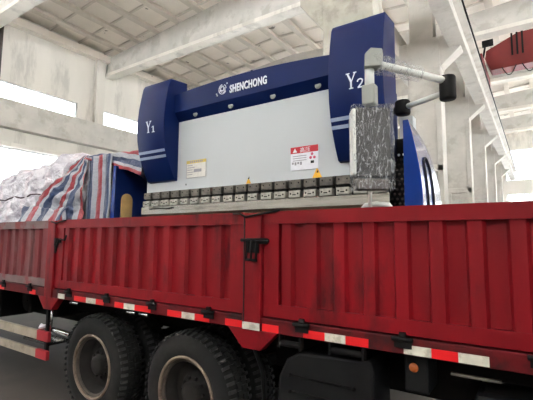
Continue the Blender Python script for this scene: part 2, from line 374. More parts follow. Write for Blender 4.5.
# crane runway along the pillar row
rb = MB(); rb.prism([(-1.95, 7.72), (-1.52, 7.72), (-1.52, 7.95), (-1.62, 8.02), (-1.62, 8.4), (-1.45, 8.46), (-1.45, 8.62), (-2.02, 8.62), (-2.02, 8.46), (-1.86, 8.4), (-1.86, 8.02), (-1.95, 7.95)], -9, 41)
ro = tag(rb.build('crane_runway_beam', 'concrete'), 'long concrete crane runway beam carried on the pillar brackets at upper right', 'crane beam')
OFF[ro.name] = Vector(ro.location)
MB().box(-1.68, -1.60, -9, 41, 8.62, 8.76).build('crane_rail', 'black_metal', ro)
mb = MB()
for k in range(60): mb.box(-1.76, -1.5, -8.5+k*.8, -8.35+k*.8, 8.62, 8.66)
mb.build('rail_clips', 'black_metal', ro)
MB().tube([(-1.42, -9, 8.55), (-1.42, 41, 8.55)], .025, 6).build('conduit', 'black_metal', ro)
rb = MB(); rb.prism([(-3.8, 7.72), (-3.4, 7.72), (-3.4, 8.62), (-3.8, 8.62)], 4.7, 41)
tag(rb.build('crane_runway_beam', 'concrete'), 'concrete crane runway beam on the left side of the pillar row, mostly behind the press', 'crane beam')

# overhead crane
cr = empty('overhead_crane', (5, 16.5, 8.76), 'dark red bridge crane girder spanning the right hall at upper right', 'crane')
MB().prism([(-1.5, 9.58), (-1.3, 9.05), (13.3, 9.05), (13.5, 9.6), (13.2, 10.0), (12.2, 10.42), (-.3, 10.42), (-1.45, 9.92)], 16.0, 16.7).build('bridge_girder', 'crane_red', cr, bevel=.02)
MB().box(-1.76, -1.5, 15.0, 18.2, 8.98, 9.45).build('end_carriage', 'crane_red', cr, bevel=.03)
for y in (15.4, 17.8):
    MB().lathe([(-.05, .01), (-.05, .17), (.05, .17), (.05, .01)], (-1.64, y, 8.93), 'X', 20).build('track_wheel', 'black_metal', cr)
MB().lathe([(-.2, .01), (-.2, .14), (.2, .14), (.2, .01)], (-1.35, 15.7, 10.1), 'X', 16).tube([(-1.55, 15.9, 9.6), (-1.45, 15.75, 10.0)], .04).build('drive_motor', 'black_metal', cr)
mb = MB()
for k in range(3): mb.box(-.55+k*.18, -.48+k*.18, 15.96, 16.0, 9.5, 10.42)
mb.build('stiffener', 'black_metal', cr)
for k in range(8):
    x = -.9 + k*.7; pts = [(x+.5*t/8, 15.9, 9.05-.38*math.sin(PI*t/8)) for t in range(9)]
    MB().tube(pts, .018, 6).build('festoon_cable', 'black_metal', cr)
# trees outside the far window
def tree(x, y, h, lab):
    t = empty('tree', (x, y, FZ), lab, 'tree', 'trees beyond the far window')
    MB().tube([(x, y, FZ), (x+.1, y, h*.5), (x, y+.1, h*.85)], [.2, .15, .05]).build('trunk', 'bark', t)
    mb = MB()
    for k in range(46):
        a = random.uniform(0, 2*PI); zz = random.uniform(h*.35, h); r = (1-(abs(zz-h*.62)/(h*.42))**2)*h*.28*random.uniform(.4, 1)
        c = Vector((x+r*math.cos(a), y+r*math.sin(a), zz)); q = bmesh.ops.create_icosphere(mb.bm, subdivisions=1, radius=random.uniform(.4, .85), matrix=Matrix.Translation(c))
        for v in q['verts']: v.co += noise.noise_vector(v.co*1.7)*.35
    mb.build('foliage', 'leaf', t)
tree(-4.6, 62, 10.6, 'pale hazy tree seen through the far window, left of the others'); tree(2.4, 63, 11.2, 'pale hazy tree seen through the far window, at the right edge of the photo'); tree(-.9, 72, 11.4, 'pale hazy tree standing between and behind the two others outside the far window')
# small things far along the wall behind pillars
tag(MB().tube([(-19.1, 4.85, 8.9), (-19.1, 4.85, 11.5)], .09, 12).build('drain_pipe', 'rim'), 'dark vertical drain pipe on the left wall at the very left edge', 'pipe')
tag(bx(-4.75, -4.55, 19.6, 19.7, 5.0, 5.9).build('wall_sign', 'brown'), 'small brown upright board seen in the gap between pillars right of the press', 'board')
tag(bx(-4.9, -4.4, 20.0, 20.5, FZ, 4.3).build('tall_panel', 'blue_box'), 'tall blue panel standing in the gap between pillars, just above the truck side', 'panel')

# ------------------------------------------------------------------ truck
TR = empty('flatbed_truck', (-3, 1.2, FZ), 'red dropside truck with dirty ribbed side panels parked across the view, carrying the press', 'truck')
bx(-9.4, 4.0, .03, 2.42, 1.37, 1.43).build('cargo_deck', 'wood', TR)
mb = MB()
for y in (.75, 1.7): mb.box(-9.4, 5.0, y, y+.09, .95, 1.30)
x = -9.2
while x < 4: mb.box(x, x+.08, .06, 2.4, 1.25, 1.37); x += .6
mb.build('chassis_frame', 'chassis', TR)
# side rail (carries the tape and the hinges)
def side_rail(y0, y1):
    mb = MB(); mb.box(-9.4, 4.0, y0, y1, 1.262, 1.36)
    return mb.build('side_rail', 'rail_red', TR, bevel=.006)
side_rail(-.01, .05); side_rail(2.40, 2.46)
# posts
posts = [(-7.62, -7.45), (-4.74, -4.58), (-1.878, -1.712), (1.0, 1.17), (3.83, 4.0)]
for a, b in posts:
    for y0, y1 in ((-.025, .06), (2.39, 2.475)):
        mb = MB(); mb.box(a, b, y0, y1, 1.262, 2.13)
        mb.prism([(a-.14, 1.265), (a, 1.125), (b, 1.125), (b+.14, 1.265)], y0+.005, y1)
        mb.build('corner_post' if a in (3.83,) else 'side_post', 'red', TR, bevel=.005)
# panels
PX = [(-9.4, -7.63), (-7.44, -4.755), (-4.57, -1.89), (-1.70, .99), (1.18, 3.82)]
def side_panel(a, b, ya, flip=1, m='red', rail='red'):
    mb = MB(); T = .045*flip
    Y = lambda d: ya + flip*d
    def bxx(x0, x1, d0, d1, z0, z1, mi=0):
        y0, y1 = sorted((Y(d0), Y(d1))); mb.box(x0, x1, y0, y1, z0, z1, mi)
    bxx(a, b, -.008, .045, 2.045, 2.137, 1)                        # top rail
    bxx(a, b, 0, .04, 1.372, 1.462, 1)                             # bottom rail
    bxx(a, a+.13, 0, .04, 1.462, 2.045); bxx(b-.13, b, 0, .04, 1.462, 2.045)
    x = a+.13; n = max(1, round((b-a-.26)/.207)); p = (b-a-.26)/n
    for i in range(n):                                             # trapezoid ribs
        x0 = a+.13+i*p
        pts = [(x0, Y(.036)), (x0+p*.06, Y(.036)), (x0+p*.14, Y(.004)), (x0+p*.5, Y(.004)), (x0+p*.58, Y(.036)), (x0+p, Y(.036)), (x0+p, Y(.04)), (x0, Y(.04))]
        mb.prism(pts, 1.462, 2.045, 'Z')
    return mb.build('side_panel', [m, rail], TR)
for i, (a, b) in enumerate(PX):
    side_panel(a, b, 0, 1, 'red_dusty' if i < 2 else 'red', 'dust_rail' if i < 2 else 'red'); side_panel(a, b, 2.45, -1)
TR_parts = {}
# hinges under the near panels
for a, b in PX[1:4]:
    for k in range(4):
        x = a+.33+(b-a-.66)*k/3
        mb = MB(); mb.box(x-.05, x+.05, -.022, -.008, 1.30, 1.345); mb.tube([(x-.06, -.03, 1.352), (x+.06, -.03, 1.352)], .014, 8); mb.box(x-.018, x+.018, -.03, -.008, 1.345, 1.39)
        mb.build('hinge', 'black_metal', TR)
# latches on the posts
def latch(x, z, s=1):
    mb = MB()
    mb.box(x-.055*s, x+.055*s, -.035, -.024, z-.06, z+.05)
    mb.tube([(x-.1*s, -.045, z+.035), (x+.15*s, -.045, z+.03)], .012, 8)
    for dx in (-.045, 0, .045): mb.tube([(x+dx*s, -.05, z+.04), (x+dx*s, -.052, z-.11)], .0085, 6)
    mb.tube([(x-.05*s, -.05, z-.11), (x+.05*s, -.05, z-.115)], .011, 6)
    mb.box(x+.05*s, x+.13*s, -.034, -.026, z+.005, z+.05)
    l = mb.build('latch', 'black_metal', TR)
latch(-1.78, 1.89); latch(1.09, 1.89)
mb = MB(); mb.tube([(-4.50, -.04, 1.93), (-4.52, -.05, 1.86), (-4.5, -.05, 1.77), (-4.47, -.05, 1.86), (-4.46, -.04, 1.92), (-4.36, -.03, 1.91), (-4.33, -.03, 1.96)], .012, 6); mb.box(-4.56, -4.44, -.04, -.024, 1.88, 1.93)
mb.build('latch', 'black_metal', TR)
# reinforcing wire over the top of the middle post
MB().tube([(-1.98, -.02, 2.13), (-1.9, -.035, 2.125), (-1.84, -.04, 2.1), (-1.78, -.035, 2.11), (-1.70, -.035, 2.12), (-1.6, -.02, 2.135), (-1.56, .0, 2.145)], .009, 6).build('tie_wire', 'black_metal', TR)
MB().tube([(-4.66, -.03, 2.12), (-4.55, -.035, 2.10), (-4.45, -.03, 2.12), (-4.38, -.02, 2.13)], .009, 6).build('tie_wire', 'black_metal', TR)
# gap line next to post
for x in (-1.862, 1.01): bx(x-.004, x+.004, -.03, -.024, 1.30, 2.1).build('post_seam', 'dark_slot', TR)
# reflective tape
tapes = [(-4.46, -4.33, 'w'), (-4.14, -3.92, 'r'), (-3.92, -3.75, 'w'), (-3.75, -3.62, 'r'), (-3.44, -3.30, 'r'), (-3.30, -3.14, 'w'), (-3.14, -2.92, 'r'), (-2.70, -2.525, 'r'), (-2.525, -2.375, 'w'), (-2.375, -2.215, 'r'),
         (-2.05, -1.88, 'r'), (-1.87, -1.715, 'w'), (-1.70, -1.56, 'r'), (-1.36, -1.2, 'r'), (-1.2, -1.054, 'w'), (-1.054, -.903, 'r'), (-.69, -.536, 'w'), (-.536, -.397, 'r'), (-.397, -.248, 'w'), (.0, .15, 'r'), (.15, .3, 'w')]
tapes = [(-5.9, -5.75, 'r'), (-5.1, -4.95, 'r')] + tapes
for a, b, c in tapes:
    y = -.03 if a > -1.9 and b < -1.7 else -.014
    zz = 1.268
    bx(a, b, y, -.009, zz, zz+.052).build('reflective_tape', 'tape_red' if c == 'r' else 'tape_white', TR)
# wheels
def wheel(x, y, z=.62, R=.52, outer=True, side=1):
    tw = .27
    mb = MB(); s = side
    prof = [(0.02, .30), (0.0, .33), (-.012, .38), (-.012, .43), (.012, .475), (.03, .497), (.055, .505), (tw-.055, .505), (tw-.03, .497), (tw-.012, .475), (tw+.012, .43), (tw+.012, .38), (tw, .33), (tw-.02, .30)]
    mb.lathe([(s*a, r) for a, r in prof], (x, y, z), 'Y', 64)
    n = 52
    for k in range(n):
        t = 2*PI*k/n
        for (a0, a1) in ((.0, .062), (.085, .13), (.15, .19), (.212, .27)):
            q = []
            dt = .026 if a0 in (.0, .212) else .04
            sh = .0 if a0 in (.0, .15) else .06
            for (aa, rr) in ((a0, .487 if a0 == 0 else .5), (a1, .5 if a1 < .27 else .487), (a1, .522 if a1 < .27 else .505), (a0, .522 if a0 > 0 else .505)):
                for tt in (t+sh-dt, t+sh+dt): q.append(mb.bm.verts.new((x+rr*math.cos(tt), y+s*aa, z+rr*math.sin(tt))))
            for fidx in ((0, 2, 4, 6), (1, 7, 5, 3), (0, 1, 3, 2), (2, 3, 5, 4), (4, 5, 7, 6), (6, 7, 1, 0)):
                mb.bm.faces.new([q[i] for i in fidx]).material_index = 1 if a0 == .0 else 0
    ty = mb.build('tyre', ['rubber', 'rubber_worn'], TR)
    mb = MB()
    mb.lathe([(s*a, r) for a, r in ((.0, .325), (-.012, .312), (-.008, .300), (.012, .294))], (x, y, z), 'Y', 48)
    mb.lathe([(s*a, r) for a, r in ((.012, .294), (.03, .282), (.035, .272))], (x, y, z), 'Y', 48, 1)
    mb.lathe([(s*a, r) for a, r in ((.035, .272), (.16, .262), (.165, .25))], (x, y, z), 'Y', 48, 2)
    rm = mb.build('rim', ['rim_lip', 'rim', 'rim_dark'], ty, solid=.008)
    mb = MB(); mb.lathe([(s*a, r) for a, r in ((.155, .262), (.165, .2), (.14, .16), (.10, .14), (.10, .10), (.06, .095), (.05, .07), (.05, .001))], (x, y, z), 'Y', 32)
    for k in range(10):
        t = 2*PI*k/10; mb.tube([(x+.125*math.cos(t), y+s*.12, z+.125*math.sin(t)), (x+.125*math.cos(t), y+s*.08, z+.125*math.sin(t))], .014, 6)
    mb.build('hub', 'rim_dark', ty)
    return ty
for x in (-3.87, -2.53):
    wheel(x, .05); wheel(x, .40); wheel(x, 2.40, side=-1); wheel(x, 2.05, side=-1)
    MB().tube([(x, .2, .62), (x, 2.3, .62)], .07, 12).build('axle', 'chassis', TR)
    mb = MB(); mb.tube([(x-.5, .82, .95), (x-.25, .82, .86), (x, .82, .82), (x+.25, .82, .86), (x+.5, .82, .95)], .045, 8); mb.build('leaf_spring', 'chassis', TR)
# underrun guard on the left
for z0, z1, xe in ((.765, .868, -4.64), (.563, .655, -4.65)):
    bx(-9.2, xe-.24, .0, .03, z0, z1).build('guard_rail', 'guard_paint', TR)
    bx(xe-.24, xe, -.003, .033, z0-.003, z1+.003).build('guard_rail_end', 'guard_red', TR)
    bx(-6.6, -6.3, -.003, .033, z0-.003, z1+.003).build('guard_rail_end', 'guard_red', TR)
for x in (-4.75, -6.4, -8.4): bx(x-.02, x+.02, .033, .07, .56, 1.27).build('guard_bracket', 'black_metal', TR)
MB().tube([(-4.64, .03, 1.15), (-4.66, .04, .87)], .014, 6).build('support_rod', 'steel', TR)
mb = MB(); mb.tube([(-5.4, .35, .78), (-4.7, .3, .78)], .03, 8); mb.build('air_pipe', 'steel', TR)
mb = MB(); mb.box(-5.3, -4.72, .05, .30, .70, .73); mb.build('step_plate', 'steel', TR)
bx(-9.2, -5.0, 1.25, 1.9, .62, 1.2).build('storage_box', 'chassis', TR, bevel=.02)
bx(-8.9, -6.9, .45, .95, .72, 1.18).build('storage_box', 'chassis', TR, bevel=.02)
for x in (-6.2, -5.5): MB().lathe([(0, .01), (0, .15), (.05, .17), (.75, .17), (.8, .15), (.8, .01)], (x, .5, 1.03), 'Y', 20).build('air_tank', 'chassis', TR)
# fenders etc. right of the wheels
pts = [(-1.66, .3), (-1.60, .96), (-1.54, 1.08), (-1.44, 1.14), (-.92, 1.17), (-.9, 1.1), (-.9, .3)]
mg = MB().prism(pts, .06, .40).build('mudguard', 'plastic_black', TR, bevel=.02)
for z0 in (.98, .87):
    mb = MB(); mb.tube([(-1.5, .055, z0), (-1.03, .055, z0)], .007, 6)
    for x in (-1.5, -1.03): mb.lathe([(-.015, .001), (-.015, .012), (0, .012)], (x, .055, z0), 'Y', 10)
    mb.build('bolted_strip', 'chassis', mg)
for x0, x1, z in ((-1.56, -1.40, 1.20), (-1.17, -.95, 1.21)):
    mb = MB(); mb.tube([(x0, .02, z), (x1, .02, z)], .022, 10); mb.box(x0-.01, x0+.005, 0, .05, z-.03, 1.265); mb.box(x1-.005, x1+.01, 0, .05, z-.03, 1.265)
    mb.build('rope_roller', 'black_metal', TR)
for a in (-3.28, -3.10): MB().tube([(a, .02, 1.235), (a+.12, .02, 1.235)], .018, 10).build('rope_roller', 'steel', TR)
mb = MB(); mb.tube([(-4.26, .02, 1.235), (-4.1, .02, 1.235)], .018, 10); mb.build('rope_roller', 'steel', TR)
bx_ = bx(-.72, -.58, .10, .35, 1.02, 1.25).build('lamp_box', 'plastic_black', TR, bevel=.01)
MB().lathe([(-.012, .001), (-.012, .022), (0, .028)], (-.665, .10, 1.165), 'Y', 16).build('side_marker_lamp', 'amber', TR)
bx(-1.85, 4.0, .42, .50, .9, 1.25).build('inner_beam', 'chassis', TR)
bx(-.35, 2.6, .12, .7, .45, 1.08).build('fuel_tank', 'plastic_black', TR, bevel=.05)
bx(-.45, -.2, .05, .07, 1.175, 1.19).build('bracket_bar', 'steel', TR)
bx(-.52, -.38, .05, .06, .9, 1.02).build('data_plate', 'steel', TR)
MB().tube([(-1.98, .2, 1.2), (-1.85, .22, .9), (-1.8, .2, .5)], .02, 6).build('air_hose', 'black_metal', TR)
# trailer front wheel pair so that it stands: second axle group
for x in (2.9,):
    wheel(x, .05); wheel(x, 2.40, side=-1)

# ------------------------------------------------------------------ press brake
PB = empty('press_brake', (-2.5, 1.4, 1.43), 'large blue and white sheet metal press brake strapped on the truck deck', 'machine')
prof = [(.715, 3.845), (.69, 3.80), (.66, 3.66), (.635, 3.52), (.622, 3.38), (.62, 3.26), (.63, 3.12), (.655, 2.99), (.695, 2.87), (.75, 2.75), (.815, 2.635)]
def cover(x0, x1):
    mb = MB(); back = [(.98, 2.60), (.98, 3.87)]
    mb.prism(prof + back, x0, x1, 'X')
    o = mb.build('cylinder_cover', 'blue', PB, bevel=.006)
    for f in o.data.polygons:
        if abs(f.normal.x) < .2 and f.center.y + OFF[PB.name].y < .85: f.use_smooth = True
    return o
def cov_y(z):
    for (ya, za), (yb, zb) in zip(prof, prof[1:]):
        if zb <= z <= za: return yb + (ya-yb)*(z-zb)/(za-zb)
    return .7
def on_cover(mb, poly, d=.004):
    """thin decal polygons (x,z) lying on the curved cover"""
    vs = [mb.bm.verts.new((x, cov_y(z)-d, z)) for x, z in poly]; vb = [mb.bm.verts.new((x, cov_y(z)-.0005, z)) for x, z in poly]
    n = len(vs); mb.bm.faces.new(vs); mb.bm.faces.new(vb[::-1])
    for i in range(n): mb.bm.faces.new((vs[i], vb[i], vb[(i+1) % n], vs[(i+1) % n]))
def rect(x0, x1, z0, z1, sh=0): return [(x0, z0), (x1, z0+sh), (x1, z1+sh), (x0, z1)]
def Y_glyph(mb, x, z, s):
    q = lambda pts: on_cover(mb, [(x+a*s*.66, z+b*s) for a, b in pts])
    q([(.42, 0), (.58, 0), (.58, .5), (.42, .5)]); q([(.42, .42), (.58, .5), (.24, .96), (.08, .96)]); q([(.5, .42), (.58, .42), (.92, .96), (.82, .96)])
    q([(0, .94), (.36, .94), (.36, 1), (0, 1)]); q([(.72, .94), (1.02, .94), (1.02, 1), (.72, 1)]); q([(.3, 0), (.7, 0), (.7, .06), (.3, .06)])
def one_glyph(mb, x, z, s):
    q = lambda pts: on_cover(mb, [(x+a*s, z+b*s) for a, b in pts])
    q([(.4, 0), (.6, 0), (.6, 1), (.4, 1)]); q([(.2, 0), (.8, 0), (.8, .1), (.2, .1)]); q([(.15, .78), (.4, .88), (.4, 1), (.15, .86)])
def two_glyph(mb, x, z, s):
    import itertools
    c = [(.08, .72), (.14, .9), (.3, .99), (.5, .98), (.66, .86), (.66, .68), (.5, .45), (.28, .22), (.12, .08)]
    for (a, b), (c2, d2) in zip(c, c[1:]):
        L_ = math.hypot(c2-a, d2-b); nx, nz = -(d2-b)/L_*.07, (c2-a)/L_*.07
        on_cover(mb, [(x+(a+nx)*s, z+(b+nz)*s), (x+(c2+nx)*s, z+(d2+nz)*s), (x+(c2-nx)*s, z+(d2-nz)*s), (x+(a-nx)*s, z+(b-nz)*s)])
    on_cover(mb, [(x+.08*s, z), (x+.76*s, z), (x+.76*s, z+.14*s), (x+.08*s, z+.14*s)])
c1 = cover(-4.035, -3.555); c2 = cover(-1.459, -.975)
for c, xx, num in ((c1, -4.035, one_glyph), (c2, -1.459, two_glyph)):
    mb = MB(); Y_glyph(mb, xx+.165, 3.20, .14); mb.build('letter', 'letter', c); mb = MB(); num(mb, xx+.262, 3.195, .075); mb.build('numeral', 'letter', c)
    
    for z0 in (2.955, 2.89): mb = MB(); on_cover(mb, rect(xx+.005, xx+.465, z0, z0+.03)); mb.build('stripe', 'stripe', c)
# ram and frame
ram = bx(-4.10, -1.0, .86, .98, 2.505, 3.60).build('ram', 'white_paint', PB)
for x0, x1 in ((-4.05, -3.65), (-1.40, -.99)):
    mb = MB(); mb.prism([(1.0, 1.43), (2.0, 1.43), (2.0, 3.60), (1.0, 3.60), (1.0, 2.8), (1.25, 2.7), (1.25, 2.4), (1.0, 2.3)], x0+.1, x1-.26 if x1 > -2 else x1-.1, 'X'); mb.build('side_frame', 'blue', PB, bevel=.02)
bx(-3.95, -1.45, 1.5, 2.1, 1.6, 3.5).build('rear_frame', 'white_paint', PB)
bx(-4.0, -1.0, .90, 1.3, 1.43, 2.10).build('bed', 'white_paint', PB)
# crown beam: bowed top edge, sloping underside
N = 24; up = []
for i in range(N+1):
    x = -3.553 + (2.094)*i/N; t = i/N
    up.append((x, 3.645 + .052*(1-(2*t-.85)**2) if True else 0))
mb = MB()
mb.prism([(-3.553, 3.445)] + up + [(-1.459, 3.445)], .78, .97)
mb.prism([(.78, 3.445), (.97, 3.445), (.97, 3.34), (.862, 3.34)], -3.553, -1.459, 'X')
cb = mb.build('crown_beam', 'blue', PB)
for x in (-3.25, -2.72, -2.17, -1.66):
    MB().lathe([(-.006, .001), (-.006, .03), (.004, .034)], (x, .822, 3.388), 'Y', 20).build('work_lamp', 'grey_alu', cb)
MB().prism([(-2.47, 3.69), (-2.43, 3.69), (-2.44, 3.73), (-2.46, 3.73)], .83, .86).build('lifting_eye', 'black_metal', cb)
# crown lettering
def text_obj(body, size, loc, sx, m, name, parent, off=.006, rz=0, italic=.0, ext=.003, th=None):
    cu = bpy.data.curves.new(name, 'FONT'); cu.body = body; cu.size = size; cu.extrude = ext; cu.offset = off; cu.shear = italic; cu.align_x = 'LEFT'; cu.space_character = 1.1; cu.resolution_u = 3
    to = bpy.data.objects.new(name + '_curve', cu); C.objects.link(to)
    bpy.context.view_layer.update()
    me = bpy.data.meshes.new_from_object(to.evaluated_get(bpy.context.evaluated_depsgraph_get()))
    bpy.data.objects.remove(to)
    xs = [v.co.x for v in me.vertices]; wdt = max(xs)-min(xs); x0 = min(xs); k = sx/wdt
    off_ = OFF[parent.name]
    for v in me.vertices:
        x, y, z = v.co; v.co = Vector((loc[0]+(x-x0)*k, loc[1]-z, loc[2]+y)) - off_
    me.materials.clear(); me.materials.append(M[m]); o = bpy.data.objects.new(name, me); C.objects.link(o); o.parent = parent; OFF[o.name] = off_; return o
text_obj('SHENCHONG', .118, (-2.70, .777, 3.515), .485, 'letter', 'lettering', cb, off=.003)
def logo():
    mb = MB(); cx, cz = -2.80, 3.575
    def arc(r, a0, a1, w=.007, dx=0, dz=0, n=14):
        pts = [(cx+dx+r*math.cos(math.radians(a0+(a1-a0)*i/n)), .775, cz+dz+r*1.05*math.sin(math.radians(a0+(a1-a0)*i/n))) for i in range(n+1)]
        mb.tube(pts, w*.7, 6)
    arc(.052, 100, 330); arc(.032, 60, 250, .008); arc(.018, 200, 420, .008); arc(.05, 5, 60, .006); arc(.03, -90, 40, .007, .006, -.008)
    for a, b in ((.062, .055), (-.085, -.04), (-.075, -.058)): arc(.006, 0, 360, .006, a, b, 8)
    mb.build('emblem', 'letter', cb)
logo()
# die clamps (19) on the ram's lower edge
cw, p0 = .128, -4.08
xs = [p0 + .163*k for k in range(19)]
proto = None
for k, x in enumerate(xs):
    if proto is None:
        mb = MB()
        mb.box(x, x+cw, .80, .86, 2.425, 2.50, 2); mb.box(x+.004, x+cw-.004, .785, .86, 2.33, 2.395)
        mb.box(x+.01, x+cw-.01, .825, .87, 2.395, 2.425, 1)
        for dx in (.025, cw-.025): mb.lathe([(-.004, .001), (-.004, .009), (.002, .009)], (x+dx, .785, 2.365), 'Y', 8, 1); mb.lathe([(-.004, .001), (-.004, .008), (.002, .008)], (x+dx, .80, 2.47), 'Y', 8, 1)
        mb.box(x+cw*.35, x+cw*.65, .781, .785, 2.35, 2.36, 1)
        proto = mb.build('die_clamp', ['clamp', 'dark_slot', 'clamp_dark'], PB, bevel=.003)
    else:
        c = proto.copy(); C.objects.link(c); c.parent = PB; c.location = (x-xs[0], 0, 0)
bx(-4.10, -1.0, .85, .9, 2.32, 2.51).build('clamp_backing', 'dark_slot', PB)
MB().prism([(.80, 2.325), (.92, 2.325), (.92, 2.12), (.88, 2.05), (.86, 2.12), (.80, 2.235)], -4.12, -1.0, 'X').build('upper_die', 'steel', PB, bevel=.004)
MB().box(-4.12, -1.0, .76, .90, 1.98, 2.04).prism([(.80, 2.04), (.90, 2.04), (.88, 2.12), (.82, 2.12)], -4.12, -1.0, 'X').build('lower_die', 'steel', PB)
MB().tube([(-3.95, .79, 2.295), (-3.8, .785, 2.30), (-3.65, .785, 2.29), (-3.55, .79, 2.30)], .008, 6).build('oily_rag_strip', 'dark_slot', PB)
# stickers
s1 = bx(-3.40, -3.09, .853, .86, 2.64, 2.845).build('instruction_plate', 'sticker_beige', PB)
bx(-3.40, -3.09, .851, .853, 2.81, 2.847).build('plate_header', 'header_yellow', s1)
mb = MB()
for k in range(5): mb.box(-3.385, -3.30+.03*(k % 2), .8515, .853, 2.785-k*.027, 2.793-k*.027)
for x0, x1, z0, z1 in ((-3.40, -3.395, 2.64, 2.81), (-3.095, -3.09, 2.64, 2.81), (-3.4, -3.09, 2.64, 2.645)): mb.box(x0, x1, .8515, .853, z0, z1)
for k in range(7): mb.box(-3.34+k*.03, -3.322+k*.03, .8495, .851, 2.818, 2.84)
mb.box(-3.28, -3.16, .8515, .853, 2.705, 2.74)
mb.build('printing', 'sticker_grey', s1)
s2 = bx(-1.975, -1.675, .853, .86, 2.60, 2.825).build('warning_plate', 'sticker', PB)
bx(-1.975, -1.675, .851, .853, 2.765, 2.828).build('plate_header', 'sticker_red', s2)
mb = MB(); mb.prism([(-1.95, 2.775), (-1.90, 2.775), (-1.925, 2.815)], .8495, .851); mb.build('warning_sign', 'letter', s2)
text_obj('高压', .052, (-1.868, .850, 2.774), .11, 'letter', 'header_text', s2, off=.0, ext=.0008)
mb = MB()
for k in range(3): mb.box(-1.95, -1.80, .8515, .853, 2.735-k*.022, 2.741-k*.022)
for k in range(4): mb.box(-1.96+.03*k, -1.94+.03*k, .8515, .853, 2.66-.01*(k % 2), 2.68)
mb.build('printing', 'sticker_grey', s2)
mb = MB()
for x, z in ((-1.74, 2.745), (-1.755, 2.71), (-1.715, 2.71)): mb.lathe([(-.0015, .001), (-.0015, .014), (0, .014)], (x, .853, z), 'Y', 12)
mb.build('pictogram', 'sticker_pink', s2); bx(-1.755, -1.72, .8515, .853, 2.655, 2.68).build('printing', 'dark_slot', s2)
def tri(x, z, s, par):
    t = MB().prism([(x-s/2, z), (x+s/2, z), (x, z+s)], .855, .86).build('warning_triangle', 'yellow', par)
    MB().prism([(x-.012*s/.1, z+.02), (x+.004, z+.045), (x-.006, z+.05), (x+.012, z+.075), (x+.014, z+.05), (x+.004, z+.045)], .8535, .855).build('bolt_symbol', 'dark_slot', t)
tri(-1.69, 2.512, .10, PB); tri(-2.49, 2.515, .06, PB)
bx(-3.41, -3.40, .855, .86, 2.56, 2.58).build('screw', 'black_metal', PB)
# side guards
def guard(xo, xt, xi, name, mats):
    """curved shell: outer face flares from xt (top) to xo (bottom)"""
    prf = [(.62, 2.86), (.72, 2.845), (.85, 2.82), (1.0, 2.78), (1.12, 2.72), (1.24, 2.63), (1.36, 2.50), (1.44, 2.38), (1.50, 2.22), (1.54, 2.0), (1.55, 1.5)]
    mb = MB(); zb = 1.45
    rows = 16
    def zt(y):
        for (ya, za), (yb, z2) in zip(prf, prf[1:]):
            if ya <= y <= yb: return za+(z2-za)*(y-ya)/(yb-ya)
        return 1.5
    def X(z, y): t = max(0, min(1, (2.86-z)/.66)); return xt + (xo-xt)*(math.sin(t*PI/2)) - (xo-xt)*.9*max(0, (y-1.0)/.6)**2*.5
    ys = [.62+.93*i/30 for i in range(31)]
    O = [[mb.bm.verts.new((X(zb+(zt(y)-zb)*j/rows, y), y, zb+(zt(y)-zb)*j/rows)) for j in range(rows+1)] for y in ys]
    I = [[mb.bm.verts.new((xi, y, zb+(zt(y)-zb)*j/rows)) for j in range(rows+1)] for y in ys]
    for i in range(30):
        for j in range(rows):
            f = mb.bm.faces.new((O[i][j], O[i+1][j], O[i+1][j+1], O[i][j+1])); f.smooth = True
            mb.bm.faces.new((I[i][j], I[i][j+1], I[i+1][j+1], I[i+1][j]))
        mb.bm.faces.new((O[i][rows], O[i+1][rows], I[i+1][rows], I[i][rows])); mb.bm.faces.new((O[i][0], I[i][0], I[i+1][0], O[i+1][0]))
    for i in (0, 30):
        for j in range(rows): mb.bm.faces.new((O[i][j], O[i][j+1], I[i][j+1], I[i][j])).material_index = len(mats)-1
    return mb.build(name, mats, PB), X
g2, XG = guard(-.70, -.79, -.83, 'side_guard', ['blue_side'])
# slot outline on the right guard
pts = []
for i in range(13): t = PI*i/12; pts.append((.90-.10*math.cos(t), 2.50+.10*math.sin(t)))
pts = [(.80, 1.6+.1*k) for k in range(9)] + pts + [(1.0, 2.4-.1*k) for k in range(9)]
MB().tube([(XG(z, y)+.004, y, z) for y, z in pts], .010, 6).build('slot_edge', 'dark_slot', g2)
g1, _ = guard(-4.50, -4.47, -4.42, 'side_guard', ['blue', 'blue_side'])  # inner face's shadow put in as darker blue, front edge lighter
mb = MB(); op = [(.70, 1.6)] + [(.80-.085*math.cos(PI*i/12), 2.43+.085*math.sin(PI*i/12)) for i in range(13)] + [(.885, 1.6)]
mb.prism(op, -4.42, -4.412, 'X'); mb.build('slot_cover', 'tan', g1)
# perforated rear screen
mb = bx(-1.02, -.84, .95, .97, 1.6, 2.80)
for r in range(20):
    for c in range(4):
        x = -1.0+c*.042+(.021 if r % 2 else 0); z = 2.66-r*.042
        mb.lathe([(-.002, .0005), (-.003, .011), (0, .012)], (x, .95, z), 'Y', 8, 1 if r == 0 else 2)
mb.build('perforated_screen', ['black_metal', 'letter', 'rim'], PB)
bx(-.955, -.845, .99, 1.10, 2.80, 3.0).build('junction_box', 'white_paint', PB)
